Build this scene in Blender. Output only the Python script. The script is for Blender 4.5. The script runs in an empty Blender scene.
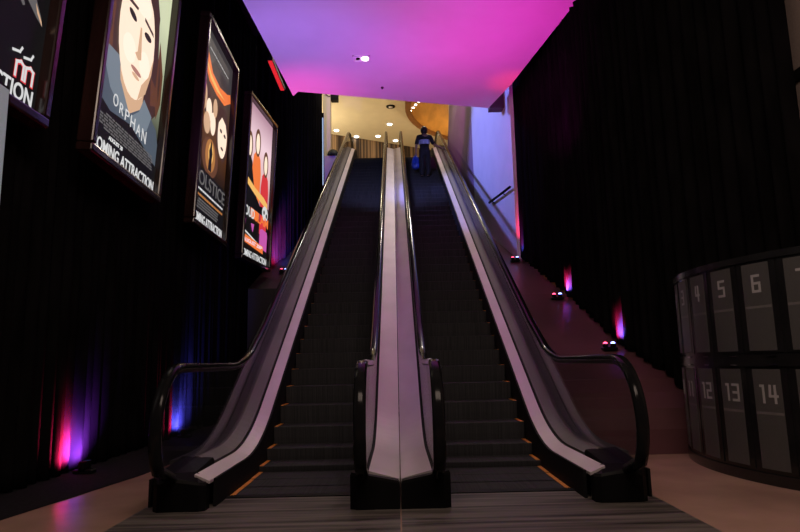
import bpy, bmesh, math, random
from mathutils import Vector, Matrix
random.seed(7)
S = bpy.context.scene
COL = S.collection
R = math.radians

# ------------------------------------------------------------------ camera
FPX = 612.0
cam_d = bpy.data.cameras.new('camera'); cam = bpy.data.objects.new('camera', cam_d); COL.objects.link(cam)
cam_d.sensor_width = 36.0; cam_d.lens = FPX / 800 * 36.0; cam_d.clip_start = 0.05; cam_d.clip_end = 200
YAW, PIT, ROLL = 0.0064732, 0.1554945, R(1.2)
_F = Vector((math.sin(YAW)*math.cos(PIT), math.cos(YAW)*math.cos(PIT), math.sin(PIT)))
_R0 = Vector((math.cos(YAW), -math.sin(YAW), 0)); _U0 = _R0.cross(_F)
_Rt = _R0*math.cos(ROLL) - _U0*math.sin(ROLL); _Up = _R0*math.sin(ROLL) + _U0*math.cos(ROLL)
cam.matrix_world = Matrix(((_Rt.x, _Up.x, -_F.x, 0), (_Rt.y, _Up.y, -_F.y, 0), (_Rt.z, _Up.z, -_F.z, 1.0), (0, 0, 0, 1)))
S.camera = cam

# ------------------------------------------------------------------ world, exposure
w = bpy.data.worlds.new('world'); S.world = w; w.use_nodes = True
bg = w.node_tree.nodes['Background']; bg.inputs[0].default_value = (0.75, 0.7, 0.8, 1); bg.inputs[1].default_value = 0.0009
S.view_settings.view_transform = 'Standard'; S.view_settings.look = 'None'
S.view_settings.gamma = 1.0; S.view_settings.exposure = 0.0
S.view_settings.use_curve_mapping = False

# ------------------------------------------------------------------ lights of the hall and added fill
def lamp(name, kind, loc, col, power, target=None, size=0.1, spot=60, blend=0.6, parent=None, spread=None):
    d = bpy.data.lights.new(name, kind); d.color = col; d.energy = power
    if kind == 'SPOT': d.spot_size = R(spot); d.spot_blend = blend; d.shadow_soft_size = size
    elif kind == 'POINT': d.shadow_soft_size = size
    elif kind == 'AREA':
        d.shape = 'RECTANGLE'
        d.size, d.size_y = size if isinstance(size, tuple) else (size, size)
        if spread: d.spread = R(spread)
    o = bpy.data.objects.new(name, d); COL.objects.link(o)
    if parent: o.parent = parent; loc = Vector(loc) - parent.location
    o.location = loc
    if target is not None:
        base = Vector(loc) + (parent.location if parent else Vector((0, 0, 0)))
        o.rotation_euler = (Vector(target) - base).to_track_quat('-Z', 'Y').to_euler()
    return o
WARM = (1.0, 0.80, 0.55)
# upper hall, from unseen lamps without fittings
lamp('hall_fill', 'POINT', (-4.2, 26.0, 10.0), (1.0, 0.84, 0.55), 290, size=0.4)
lamp('hall_fill', 'POINT', (-1.5, 19.2, 10.6), (1.0, 0.85, 0.62), 110, size=0.2)  # added fill for the pillar front and parapet
lamp('fill_steps', 'SPOT', (-0.2, 12.0, 6.15), (0.38, 0.42, 1.0), 270, target=(0.0, 16.0, 5.6), size=0.15, spot=70, blend=1.0)  # added blue fill that lifts the upper steps, no such fitting
lamp('hall_spot', 'SPOT', (1.55, 18.6, 11.4), (1.0, 0.88, 0.74), 430, target=(-0.6, 16.8, 7.0), size=0.25, spot=125, blend=0.9)
lamp('hall_fill', 'POINT', (3.2, 26.0, 9.6), (1.0, 0.76, 0.46), 130, size=0.4)
# lobby behind the photographer
lamp('lobby_lamp', 'AREA', (0.6, 0.8, 5.2), (1.0, 0.76, 0.62), 150, target=(0.6, 4.2, 0), size=(4.0, 1.5))
# stage wash on the pink soffit
lamp('wash_violet', 'SPOT', (-2.35, 7.6, 2.4), (0.30, 0.16, 1.0), 500, target=(-1.65, 9.9, 6.3), size=0.1, spot=62, blend=1.0)
lamp('wash_pink_left', 'SPOT', (-2.15, 11.2, 4.4), (1.0, 0.02, 0.42), 110, target=(-1.75, 11.4, 6.3), size=0.1, spot=80, blend=1.0)
lamp('wash_pink_right', 'SPOT', (2.0, 8.7, 3.4), (0.90, 0.010, 0.60), 270, target=(1.75, 9.2, 6.3), size=0.1, spot=105, blend=1.0)
lamp('wash_magenta', 'SPOT', (0.9, 9.6, 3.0), (0.85, 0.06, 0.55), 130, target=(0.7, 11.4, 6.3), size=0.1, spot=90, blend=1.0)
lamp('wash_violet', 'SPOT', (0.0, 7.6, 2.6), (0.56, 0.17, 0.75), 230, target=(-0.2, 9.4, 6.3), size=0.1, spot=90, blend=1.0)
lamp('wash_red', 'SPOT', (2.3, 10.9, 4.6), (1.0, 0.03, 0.05), 55, target=(2.3, 11.1, 6.3), size=0.05, spot=40, blend=1.0)
# blue wash on the side wall behind the soffit
lamp('wash_blue', 'SPOT', (-2.2, 14.0, 8.3), (0.22, 0.25, 1.0), 1150, target=(2.3, 13.9, 6.0), size=0.25, spot=66, blend=0.25)
lamp('wash_plum', 'SPOT', (0.7, 15.2, 9.4), (0.70, 0.05, 0.60), 230, target=(2.0, 18.4, 7.9), size=0.1, spot=46, blend=0.8)

# ------------------------------------------------------------------ materials
M = {}
def mat(name, col, rough=0.5, metal=0.0, emit=None, estr=1.0, noise=None, bump=None, spec=None, sheen=0.0, alpha=None, coat=0.0):
    m = bpy.data.materials.new(name); m.use_nodes = True
    nt = m.node_tree; b = nt.nodes['Principled BSDF']
    b.inputs['Base Color'].default_value = (*col, 1); b.inputs['Roughness'].default_value = rough
    b.inputs['Metallic'].default_value = metal
    if spec is not None: b.inputs['Specular IOR Level'].default_value = spec
    if coat: b.inputs['Coat Weight'].default_value = coat; b.inputs['Coat Roughness'].default_value = 0.08
    if emit: b.inputs['Emission Color'].default_value = (*emit, 1); b.inputs['Emission Strength'].default_value = estr
    if noise:                                   # (scale vector, amount)
        tc = nt.nodes.new('ShaderNodeTexCoord'); mp = nt.nodes.new('ShaderNodeMapping'); n = nt.nodes.new('ShaderNodeTexNoise')
        mp.inputs['Scale'].default_value = noise[0]; n.inputs['Scale'].default_value = 1.0; n.inputs['Detail'].default_value = 6
        mx = nt.nodes.new('ShaderNodeMix'); mx.data_type = 'RGBA'
        a = noise[1]
        mx.inputs['A'].default_value = (*[c*(1-a) for c in col], 1); mx.inputs['B'].default_value = (*[min(1, c*(1+a)) for c in col], 1)
        nt.links.new(tc.outputs['Object'], mp.inputs['Vector']); nt.links.new(mp.outputs[0], n.inputs['Vector'])
        rp = nt.nodes.new('ShaderNodeValToRGB'); rp.color_ramp.elements[0].position = 0.35; rp.color_ramp.elements[1].position = 0.65
        nt.links.new(n.outputs['Fac'], rp.inputs[0]); nt.links.new(rp.outputs[0], mx.inputs['Factor'])
        nt.links.new(mx.outputs['Result'], b.inputs['Base Color'])
        if bump:
            bp = nt.nodes.new('ShaderNodeBump'); bp.inputs['Strength'].default_value = bump; bp.inputs['Distance'].default_value = 0.01
            nt.links.new(n.outputs['Fac'], bp.inputs['Height']); nt.links.new(bp.outputs[0], b.inputs['Normal'])
    M[name] = m
    return m
mat('marble', (0.40, 0.25, 0.19), 0.22, noise=((1.2, 1.2, 1.2), 0.18), spec=0.5)
mat('floor_black', (0.012, 0.011, 0.012), 0.95, noise=((30, 30, 30), 0.3), spec=0.1)
mat('plate', (0.092, 0.080, 0.072), 0.5, metal=0.0, noise=((0.7, 17, 1), 0.72), bump=0.1, spec=0.3)
mat('velvet', (0.0055, 0.0050, 0.0055), 1.0, noise=((6, 6, 1.5), 0.3), spec=0.0)
mat('ceiling_white', (0.80, 0.78, 0.80), 0.75, noise=((2, 2, 2), 0.02))
mat('dark_void', (0.010, 0.009, 0.010), 0.95, spec=0.05, noise=((3, 3, 3), 0.1))
mat('beam', (0.10, 0.05, 0.07), 0.7, noise=((3, 3, 3), 0.1))
mat('ramp_stone', (0.115, 0.048, 0.056), 0.28, noise=((1.0, 0.8, 1.0), 0.2))
mat('wall_lit_plum', (0.30, 0.19, 0.30), 0.7, noise=((2, 2, 2), 0.05))  # dim plum light worked into the base colour
mat('ledge_dark', (0.022, 0.018, 0.022), 0.5, noise=((3, 3, 3), 0.15))
mat('wall_pale', (0.75, 0.74, 0.78), 0.7, noise=((2, 2, 2), 0.03))
mat('wall_brown', (0.40, 0.31, 0.28), 0.7, noise=((40, 40, 40), 0.06))
mat('wall_cream', (0.74, 0.66, 0.50), 0.7, noise=((2, 2, 2), 0.03))
mat('parapet', (0.66, 0.55, 0.52), 0.6, noise=((2, 2, 2), 0.03))
mat('orange_wood', (0.62, 0.30, 0.07), 0.45, noise=((3, 0.8, 3), 0.15))
mat('brown_edge', (0.24, 0.10, 0.03), 0.5, noise=((3, 3, 3), 0.15))
mat('step_rubber', (0.036, 0.036, 0.040), 0.8, noise=((90, 1, 1), 0.25), bump=0.3, spec=0.15)
mat('steel', (0.60, 0.53, 0.56), 0.5, metal=0.45, noise=((3, 1.5, 3), 0.05))
mat('grey_metal', (0.12, 0.105, 0.11), 0.55, metal=0.3, noise=((2, 0.7, 2), 0.12))
mat('guide_metal', (0.10, 0.09, 0.09), 0.4, metal=0.5, noise=((2, 2, 2), 0.1))
mat('dark_deck', (0.065, 0.06, 0.065), 0.6, metal=0.2, noise=((2, 1.2, 2), 0.2))
mat('black_metal', (0.004, 0.004, 0.0045), 0.5, noise=((4, 4, 4), 0.2), spec=0.1)
mat('black_matte', (0.004, 0.004, 0.0045), 0.7, noise=((4, 4, 4), 0.2), spec=0.2)
mat('handrail_rubber', (0.008, 0.008, 0.009), 0.13, noise=((4, 4, 4), 0.15), spec=0.12)
mat('yellow_line', (0.75, 0.26, 0.03), 0.6, noise=((8, 8, 8), 0.15))
mat('frame_wood', (0.024, 0.010, 0.009), 0.22, noise=((6, 6, 0.8), 0.4), coat=0.25)
mat('locker_black', (0.010, 0.010, 0.011), 0.25, noise=((5, 5, 5), 0.2), coat=0.3)
mat('locker_panel', (0.070, 0.068, 0.068), 0.45, noise=((150, 150, 150), 0.15))
mat('locker_line', (0.14, 0.13, 0.13), 0.5, noise=((10, 10, 10), 0.1))
mat('number_white', (0.36, 0.35, 0.36), 0.5, noise=((10, 10, 10), 0.03))
mat('white_paint', (0.85, 0.82, 0.84), 0.5, noise=((10, 10, 10), 0.03))
mat('skin', (0.32, 0.19, 0.13), 0.5, noise=((20, 20, 20), 0.08))
mat('hair', (0.012, 0.010, 0.010), 0.5, noise=((60, 60, 10), 0.3))
mat('cloth_black', (0.014, 0.014, 0.017), 0.85, noise=((50, 50, 50), 0.3))
mat('cloth_band', (0.42, 0.48, 0.70), 0.8, noise=((30, 30, 6), 0.25))
mat('bag_blue', (0.02, 0.06, 0.45), 0.35, noise=((12, 12, 12), 0.25))
mat('chrome', (0.7, 0.7, 0.72), 0.15, metal=1.0, noise=((4, 4, 4), 0.03))
mat('screen_grey', (0.2, 0.22, 0.23), 0.4, emit=(0.20, 0.23, 0.25), estr=0.55, noise=((5, 5, 5), 0.1))
mat('plant_dark', (0.02, 0.028, 0.018), 0.6, noise=((25, 25, 25), 0.5), bump=0.6)

def glass_mat(name, tint, refl):
    m = bpy.data.materials.new(name); m.use_nodes = True; nt = m.node_tree
    nt.nodes.remove(nt.nodes['Principled BSDF']); out = nt.nodes['Material Output']
    t = nt.nodes.new('ShaderNodeBsdfTransparent'); t.inputs[0].default_value = (*tint, 1)
    g = nt.nodes.new('ShaderNodeBsdfGlossy'); g.inputs['Roughness'].default_value = 0.03
    lw = nt.nodes.new('ShaderNodeLayerWeight'); lw.inputs[0].default_value = 0.5
    pw_ = nt.nodes.new('ShaderNodeMath'); pw_.operation = 'POWER'; pw_.inputs[1].default_value = 5.0; nt.links.new(lw.outputs['Facing'], pw_.inputs[0])
    fr = nt.nodes.new('ShaderNodeMath'); fr.operation = 'MULTIPLY_ADD'; fr.inputs[1].default_value = 0.7; fr.inputs[2].default_value = refl; nt.links.new(pw_.outputs[0], fr.inputs[0])
    x = nt.nodes.new('ShaderNodeMixShader')
    nt.links.new(fr.outputs[0], x.inputs[0]); nt.links.new(t.outputs[0], x.inputs[1]); nt.links.new(g.outputs[0], x.inputs[2])
    nt.links.new(x.outputs[0], out.inputs[0]); M[name] = m
glass_mat('glass', (0.82, 0.82, 0.84), 0.035)

def emis(name, col, s):
    m = bpy.data.materials.new(name); m.use_nodes = True; nt = m.node_tree
    b = nt.nodes['Principled BSDF']; b.inputs['Base Color'].default_value = (0.008, 0.008, 0.008, 1); b.inputs['Roughness'].default_value = 0.5; b.inputs['Specular IOR Level'].default_value = 0.12
    b.inputs['Emission Color'].default_value = (*col, 1); b.inputs['Emission Strength'].default_value = s
    M[name] = m; return m
emis('lamp_white', (1, 0.95, 0.85), 7); emis('led_red', (1, 0.06, 0.14), 6); emis('led_blue', (0.22, 0.30, 1.0), 9)
emis('glow_red', (1, 0.02, 0.03), 0.75); emis('glow_bluewhite', (0.50, 0.66, 1.0), 0.75)  # glow of the added strips that stand in for lit edges
for n, c, s in [('p_black', (0.004, 0.004, 0.005), 1), ('p_cream', (0.60, 0.62, 0.42), 1), ('p_skin', (1.0, 0.78, 0.60), 1.1), ('p_skin_light', (1.0, 0.81, 0.65), 1.15), ('p_skin_mid', (0.75, 0.46, 0.28), 0.9),
                ('p_hair', (0.10, 0.045, 0.035), 0.6), ('p_slate', (0.10, 0.13, 0.17), 0.75), ('p_slate_light', (0.22, 0.27, 0.32), 0.8), ('p_white', (0.9, 0.9, 0.9), 0.75),
                ('p_grey', (0.35, 0.33, 0.33), 0.35), ('p_lip', (0.55, 0.25, 0.20), 0.8), ('p_orange', (1.0, 0.22, 0.05), 0.9), ('p_glow', (1.0, 0.55, 0.15), 0.9),
                ('p_amber', (0.55, 0.22, 0.06), 0.8), ('p_dark', (0.02, 0.012, 0.010), 1), ('p_pinkwhite', (1.0, 0.75, 0.85), 0.9), ('p_pink', (0.75, 0.30, 0.55), 0.8),
                ('p_red', (0.85, 0.05, 0.06), 0.8), ('p_magenta', (0.70, 0.12, 0.50), 0.8), ('p_brown', (0.16, 0.06, 0.03), 0.8)]:
    emis(n, c, s)
# poster ground that runs from one colour at the foot to another at the top
def ramp_emis(name, stops, s=1.0):
    m = emis(name, (1, 1, 1), s); nt = m.node_tree; tc = nt.nodes.new('ShaderNodeTexCoord'); sp = nt.nodes.new('ShaderNodeSeparateXYZ')
    mr = nt.nodes.new('ShaderNodeMapRange'); mr.inputs['From Max'].default_value = 3.2; rp = nt.nodes.new('ShaderNodeValToRGB')
    while len(rp.color_ramp.elements) < len(stops): rp.color_ramp.elements.new(0.5)
    for e, (p, c) in zip(rp.color_ramp.elements, stops): e.position = p; e.color = (*c, 1)
    nt.links.new(tc.outputs['Object'], sp.inputs[0]); nt.links.new(sp.outputs['Z'], mr.inputs[0]); nt.links.new(mr.outputs[0], rp.inputs[0])
    nt.links.new(rp.outputs[0], nt.nodes['Principled BSDF'].inputs['Emission Color'])
ramp_emis('p_ground_portrait', [(0.0, (0.004,)*3), (0.22, (0.006,)*3), (0.42, (0.30, 0.33, 0.22)), (0.7, (0.66, 0.70, 0.46))])
ramp_emis('p_ground_night', [(0.0, (0.004,)*3), (0.28, (0.008, 0.005, 0.004)), (0.5, (0.10, 0.035, 0.01)), (0.66, (0.08, 0.04, 0.02)), (0.86, (0.05, 0.045, 0.045))])
ramp_emis('p_ground_band', [(0.0, (0.004,)*3), (0.30, (0.006,)*3), (0.36, (0.30, 0.10, 0.16)), (0.6, (0.85, 0.55, 0.55)), (0.8, (1.0, 0.72, 0.80)), (1.0, (0.55, 0.32, 0.40))], 0.9)
# slatted timber wall
def slat_mat():
    m = bpy.data.materials.new('slats'); m.use_nodes = True; nt = m.node_tree; b = nt.nodes['Principled BSDF']; b.inputs['Roughness'].default_value = 0.6
    tc = nt.nodes.new('ShaderNodeTexCoord'); mp = nt.nodes.new('ShaderNodeMapping'); mp.inputs['Scale'].default_value = (3.6, 0, 0.02)
    n = nt.nodes.new('ShaderNodeTexNoise'); n.inputs['Scale'].default_value = 2.6; n.inputs['Detail'].default_value = 6
    rp = nt.nodes.new('ShaderNodeValToRGB'); e = rp.color_ramp.elements
    e[0].position = 0.44; e[0].color = (0.035, 0.020, 0.016, 1); e[1].position = 0.66; e[1].color = (0.38, 0.25, 0.15, 1)
    nt.links.new(tc.outputs['Object'], mp.inputs[0]); nt.links.new(mp.outputs[0], n.inputs['Vector']); nt.links.new(n.outputs[0], rp.inputs[0]); nt.links.new(rp.outputs[0], b.inputs['Base Color'])
    M['slats'] = m
slat_mat()

# ------------------------------------------------------------------ mesh helpers
def tag(o, label=None, cat=None, group=None, kind=None):
    if label: o['label'] = label
    if cat: o['category'] = cat
    if group: o['group'] = group
    if kind: o['kind'] = kind
    return o
def empty(name, loc, label=None, cat=None, group=None):
    o = bpy.data.objects.new(name, None); COL.objects.link(o); o.location = loc; o.empty_display_size = 0.1
    return tag(o, label, cat, group)
class MB:
    def __init__(s): s.v = []; s.f = []; s.mi = []; s.sm = []; s.cur = 0
    def add(s, vs, fs, smooth=False):
        b = len(s.v); s.v += [tuple(v) for v in vs]
        for f in fs: s.f.append([b+i for i in f]); s.mi.append(s.cur); s.sm.append(smooth)
        return s
    def box(s, x0, x1, y0, y1, z0, z1):
        x0, x1 = min(x0, x1), max(x0, x1)
        vs = [(x, y, z) for z in (z0, z1) for y in (y0, y1) for x in (x0, x1)]
        return s.add(vs, [(0,2,3,1),(4,5,7,6),(0,1,5,4),(2,6,7,3),(0,4,6,2),(1,3,7,5)])
    def cbox(s, x0, x1, y0, y1, z0, z1, c=0.01):
        # box with its upright and top edges chamfered
        x0, x1 = min(x0, x1), max(x0, x1)
        def ring(x0, x1, y0, y1, z, c): return [(x0+c,y0,z),(x1-c,y0,z),(x1,y0+c,z),(x1,y1-c,z),(x1-c,y1,z),(x0+c,y1,z),(x0,y1-c,z),(x0,y0+c,z)]
        vs = ring(x0,x1,y0,y1,z0,c)+ring(x0,x1,y0,y1,z1-c,c)+ring(x0+c,x1-c,y0+c,y1-c,z1,c*.6)
        fs = [tuple(range(7,-1,-1)), tuple(range(16,24))]
        for a in (0, 8):
            for i in range(8): fs.append((a+i, a+(i+1)%8, a+8+(i+1)%8, a+8+i))
        return s.add(vs, fs)
    def loft(s, rings, closed=True, caps=True, smooth=False):
        n = len(rings[0]); vs = [p for r in rings for p in r]; fs = []
        for i in range(len(rings)-1):
            for j in range(n if closed else n-1):
                k = (j+1) % n
                fs.append((i*n+j, i*n+k, (i+1)*n+k, (i+1)*n+j))
        if caps and closed: fs.append(tuple(reversed(range(n)))); fs.append(tuple((len(rings)-1)*n+j for j in range(n)))
        return s.add(vs, fs, smooth)
    def tube(s, pts, r, n=8, smooth=True):
        pts = [Vector(p) for p in pts]; rings = []; rr = r if isinstance(r, (list, tuple)) else [r]*len(pts)
        for i, p in enumerate(pts):
            t = (pts[min(i+1, len(pts)-1)] - pts[max(i-1, 0)]).normalized()
            a = Vector((0, 0, 1)) if abs(t.z) < 0.9 else Vector((1, 0, 0))
            u = t.cross(a).normalized(); v = u.cross(t)
            rings.append([p + (u*math.cos(q) + v*math.sin(q))*rr[i] for q in [2*math.pi*k/n for k in range(n)]])
        return s.loft(rings, smooth=smooth)
    def ball(s, c, rx, ry, rz, n=16, m=10, z0=-1.0):
        rings = []
        for i in range(m+1):
            t = math.asin(z0) + (math.pi/2*0.999 - math.asin(z0))*i/m
            rings.append([(c[0]+rx*math.cos(t)*math.cos(2*math.pi*k/n), c[1]+ry*math.cos(t)*math.sin(2*math.pi*k/n), c[2]+rz*math.sin(t)) for k in range(n)])
        return s.loft(rings, smooth=True)
    def build(s, name, mats, parent=None, loc=None):
        off = Vector((0, 0, 0))
        me = bpy.data.meshes.new(name)
        base = Vector(loc) if loc is not None else Vector((0, 0, 0))
        if parent is not None and parent.type != 'EMPTY_LOCAL': 
            p = parent
            while p is not None: off += p.location; p = p.parent
        local = getattr(s, 'local', False)
        vs = s.v if local else [tuple(Vector(v) - off - base) for v in s.v]
        me.from_pydata(vs, [], s.f)
        bmx = bmesh.new(); bmx.from_mesh(me); bmesh.ops.recalc_face_normals(bmx, faces=bmx.faces); bmx.to_mesh(me); bmx.free()
        ms = mats if isinstance(mats, (list, tuple)) else [mats]
        for m in ms: me.materials.append(M[m])
        for p, mi, sm in zip(me.polygons, s.mi, s.sm): p.material_index = mi; p.use_smooth = sm
        o = bpy.data.objects.new(name, me); COL.objects.link(o)
        if parent is not None: o.parent = parent
        if loc is not None: o.location = base
        return o
def structure(name, mb, m): return tag(mb.build(name, m), kind='structure')

# ------------------------------------------------------------------ escalator profile (y along the run, z up)
SL = 0.57; ZL = 7.95
def bend(y, y0, z0, t, top):                 # flat at z0 until y0, slope SL after, flat again at top; both knees rounded
    y1 = y0 + (top - z0)/SL
    if y < y0 - t: return z0
    if y < y0 + t: return z0 + SL*(y-y0+t)**2/(4*t)
    if y < y1 - t: return z0 + SL*(y-y0)
    if y < y1 + t: return top - SL*(y1+t-y)**2/(4*t)
    return top
def zn(y): return bend(y, 6.05, 0.0, 0.55, ZL)
def zs(y): return bend(y, 6.05, 0.20, 0.55, 8.45)
ZH = 9.30
def zh(y): return bend(y, 6.55, 1.0, 0.62, ZH)
YS = [4.5, 5.0, 5.5] + [5.5 + 0.1*i for i in range(1, 13)] + [6.7 + 0.65*i for i in range(1, 20)] + [19.3 + 0.1*i for i in range(0, 26)] + [22.2]
YS = sorted(set(round(v, 3) for v in YS))

# ------------------------------------------------------------------ setting
structure('floor', MB().box(-7, 9, -4, 24, -0.3, 0.0), 'marble')
dark_band = MB(); dark_band.add([(-3.6, 2.0, 0.006), (-3.1, 2.0, 0.006), (-2.7, 4.34, 0.006), (-2.42, 6.0, 0.006), (-2.1, 11.5, 0.006), (-3.6, 11.5, 0.006)], [(0, 1, 2, 3, 4, 5)])  # dark flat strip along the foot of the left curtain
dark_band.add([(-3.6, 2.0, 0.001), (-3.1, 2.0, 0.001), (-2.7, 4.34, 0.001), (-2.42, 6.0, 0.001), (-2.1, 11.5, 0.001), (-3.6, 11.5, 0.001)], [(5, 4, 3, 2, 1, 0)])
structure('trim_1', dark_band, 'floor_black')
# soffit
def slab(pts, z0, z1):
    n = len(pts); vs = [(x, y, z0) for x, y in pts] + [(x, y, z1) for x, y in pts]
    return MB().add(vs, [tuple(range(n)), tuple(range(2*n-1, n-1, -1))] + [(i, (i+1) % n, n+(i+1) % n, n+i) for i in range(n)])
structure('ceiling', slab([(-2.42, 4.0), (-1.990, 11.580), (-1.860, 11.380), (2.03, 12.35), (2.32, 11.2), (2.80, 8.43), (3.4, 4.0)], 6.3, 6.6), 'ceiling_white')
structure('trim_2', slab([(-3.6, 2.0), (-3.6, 13.3), (4.5, 13.3), (4.5, 2.0)], 8.6, 8.8), 'dark_void')
structure('trim_3', MB().box(2.08, 3.4, 12.45, 12.7, 6.35, 7.6), 'beam')
# sloping stone ramp on the right between escalator and curtain
def ramp_profile(): return [(6.55, 0.0), (6.56, 0.25), (6.62, 0.46), (6.75, 0.62), (6.95, 0.76), (7.25, 0.90), (7.87, 1.18), (9.67, 2.02), (12.15, 3.04), (16.0, 4.62), (20.3, 6.4)]
def ramp_z(y):
    p = ramp_profile()
    if y <= p[0][0]: return 0.0
    for (a, za), (b, zb) in zip(p, p[1:]):
        if a <= y <= b: return za + (zb-za)*(y-a)/(b-a)
    return p[-1][1]
def ramp(x0, x1, prof):
    pr = prof + [(prof[-1][0], 0.0)]
    return MB().loft([[(x0, y, z) for y, z in pr], [(x1, y, z) for y, z in pr]])
structure('trim_4', ramp(1.83, 4.2, ramp_profile()), 'ramp_stone')
LEDGE = [(12.3, 0.0), (12.3, 2.52), (13.5, 3.02), (16.0, 4.15), (20.3, 6.1)]
structure('trim_5', ramp(-3.0, -1.83, LEDGE), 'ledge_dark')
def ledge_z(y):
    for (a, za), (b, zb) in zip(LEDGE[1:], LEDGE[2:]):
        if y <= b: return za + (zb-za)*(y-a)/(b-a)
    return 6.1
# right side walls
def vwall(a, b, za, zb, z1, th=0.15):        # upright wall from plan point a to b; the room is on the left of a->b
    d = Vector((b[0]-a[0], b[1]-a[1], 0)).normalized(); n = Vector((d.y, -d.x, 0))*th
    vs = [(a[0], a[1], za), (b[0], b[1], zb), (b[0], b[1], z1), (a[0], a[1], z1)]
    vs += [(x+n.x, y+n.y, z) for x, y, z in vs]
    return MB().add(vs, [(0,1,2,3),(7,6,5,4),(0,4,5,1),(1,5,6,2),(2,6,7,3),(3,7,4,0)])
structure('wall_right', vwall((4.15, 1.5), (4.15, 8.5), 0, 0, 8.6), 'wall_brown')
structure('trim_6', MB().box(4.11, 4.15, 1.5, 8.5, 3.75, 3.86), 'black_matte')
structure('wall_right_upper', vwall((2.42, 12.0), (2.15, 16.0), 2.6, 4.3, 9.6), 'wall_pale')
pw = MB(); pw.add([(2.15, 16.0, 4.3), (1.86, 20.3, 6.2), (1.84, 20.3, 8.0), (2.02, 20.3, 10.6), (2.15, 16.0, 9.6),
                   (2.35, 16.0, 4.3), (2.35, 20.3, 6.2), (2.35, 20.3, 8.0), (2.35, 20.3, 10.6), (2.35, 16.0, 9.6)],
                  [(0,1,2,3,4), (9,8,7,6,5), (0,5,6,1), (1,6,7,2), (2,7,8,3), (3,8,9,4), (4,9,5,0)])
structure('wall_right_far', pw, 'wall_lit_plum')
structure('wall_left', MB().box(-3.75, -3.6, 2.0, 20.3, 0, 8.6), 'dark_void')
# upper hall
structure('floor_upper', MB().box(-7, 8, 20.6, 36, 7.55, ZL), 'wall_cream')
structure('ceiling_upper', MB().box(-7, 9, 20.0, 36, 12.0, 12.2), 'wall_cream')
structure('wall_back', vwall((9, 34.45), (-7, 26.35), ZL, ZL, 12.0), 'slats')
structure('wall_left_upper', MB().box(-7.0, -6.8, 20.6, 27, ZL, 12.0), 'wall_cream')
structure('wall_upper_right', MB().box(7.8, 8.0, 20.6, 35, ZL, 12.0), 'wall_cream')
structure('trim_7', MB().box(-2.52, -2.25, 20.9, 21.2, ZL, 12.0), 'wall_cream')
structure('trim_8', MB().box(2.03, 2.5, 20.9, 21.2, ZL, 12.0), 'wall_cream')
structure('trim_9', MB().box(-3.6, -1.83, 20.35, 20.55, 5.0, 8.10), 'parapet')
structure('trim_10', MB().box(1.83, 2.6, 20.35, 20.55, 5.0, 8.02), 'parapet')
# curved timber bulkhead hanging under the upper ceiling
disc = MB(); N = 64; cxy = (5.2, 24.0); rad = 4.7
def circ(r, z): return [(cxy[0]+r*math.cos(2*math.pi*k/N), cxy[1]+r*math.sin(2*math.pi*k/N), z) for k in range(N)]
disc.add([p for p in circ(rad-0.22, 11.5)], [tuple(range(N))]); disc.cur = 1
disc.loft([circ(rad-0.22, 11.5), circ(rad-0.22, 11.40), circ(rad, 11.40), circ(rad, 12.0)], caps=False)
structure('trim_11', disc, ['orange_wood', 'brown_edge'])

# ------------------------------------------------------------------ curtains
def curtain(name, path, zbot, ztop, label, amp=0.055, pitch=0.17, step=0.028, seed=1, drop=None):
    rnd = random.Random(seed); pts = []
    P = [Vector((x, y, 0)) for x, y in path]
    L = [0.0]
    for a, b in zip(P, P[1:]): L.append(L[-1] + (b-a).length)
    n = int(L[-1]/step)
    ph = 0.0; prof = []
    for i in range(n+1):
        s = L[-1]*i/n
        k = max(j for j in range(len(L)) if L[j] <= s + 1e-9); k = min(k, len(P)-2)
        t = (s-L[k])/(L[k+1]-L[k]); p = P[k].lerp(P[k+1], t); d = (P[k+1]-P[k]).normalized(); nn = Vector((d.y, -d.x, 0))
        ph += step/pitch*2*math.pi*(0.6 + 0.8*rnd.random())
        prof.append((p, nn, amp*(math.sin(ph) + 0.35*math.sin(ph*0.37+1.3))))
    zs_ = [0, 0.02, 0.2, 0.45, 0.75, 1.0]; rings = []
    for u in zs_:
        row = []
        for p, nn, a in prof:
            q = p + nn*a*(1.0 - 0.35*u)
            zb = zbot(p); row.append((q.x, q.y, zb + (ztop - zb)*u))
        rings.append(row)
    back = [[(x - 0, y, z) for x, y, z in r] for r in rings]
    m = MB().loft(rings, closed=False, smooth=True)
    o = m.build(name, 'velvet'); tag(o, label, 'curtain')
    md = o.modifiers.new('thick', 'SOLIDIFY'); md.thickness = 0.008
    return o
curtain('curtain', [(-3.26, 2.3), (-3.22, 13.62)], lambda p: 0.012, 8.5, 'long black velvet curtain behind the four lit posters', seed=3)
curtain('curtain', [(-3.42, 13.42), (-3.36, 13.72), (-2.88, 13.98), (-2.72, 14.6), (-2.52, 18.6), (-2.46, 19.9)], lambda p: ledge_z(p.y) + 0.03, 11.2, 'black velvet curtain beyond the farthest poster, up to the cream pillar', seed=9)
curtain('curtain', [(3.665, 5.29), (3.43, 5.95), (3.14, 6.62), (2.84, 7.75), (2.71, 9.5), (2.53, 11.85), (2.47, 12.4)],
        lambda p: ramp_z(p.y) + 0.03 if p.y > 6.5 else 0.03 + (0.0 if p.y < 6.3 else 0.3*(p.y-6.3)/0.2), 6.95,
        'tall black velvet curtain on the right standing on the sloping ledge behind the numbered lockers', seed=5)

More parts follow.
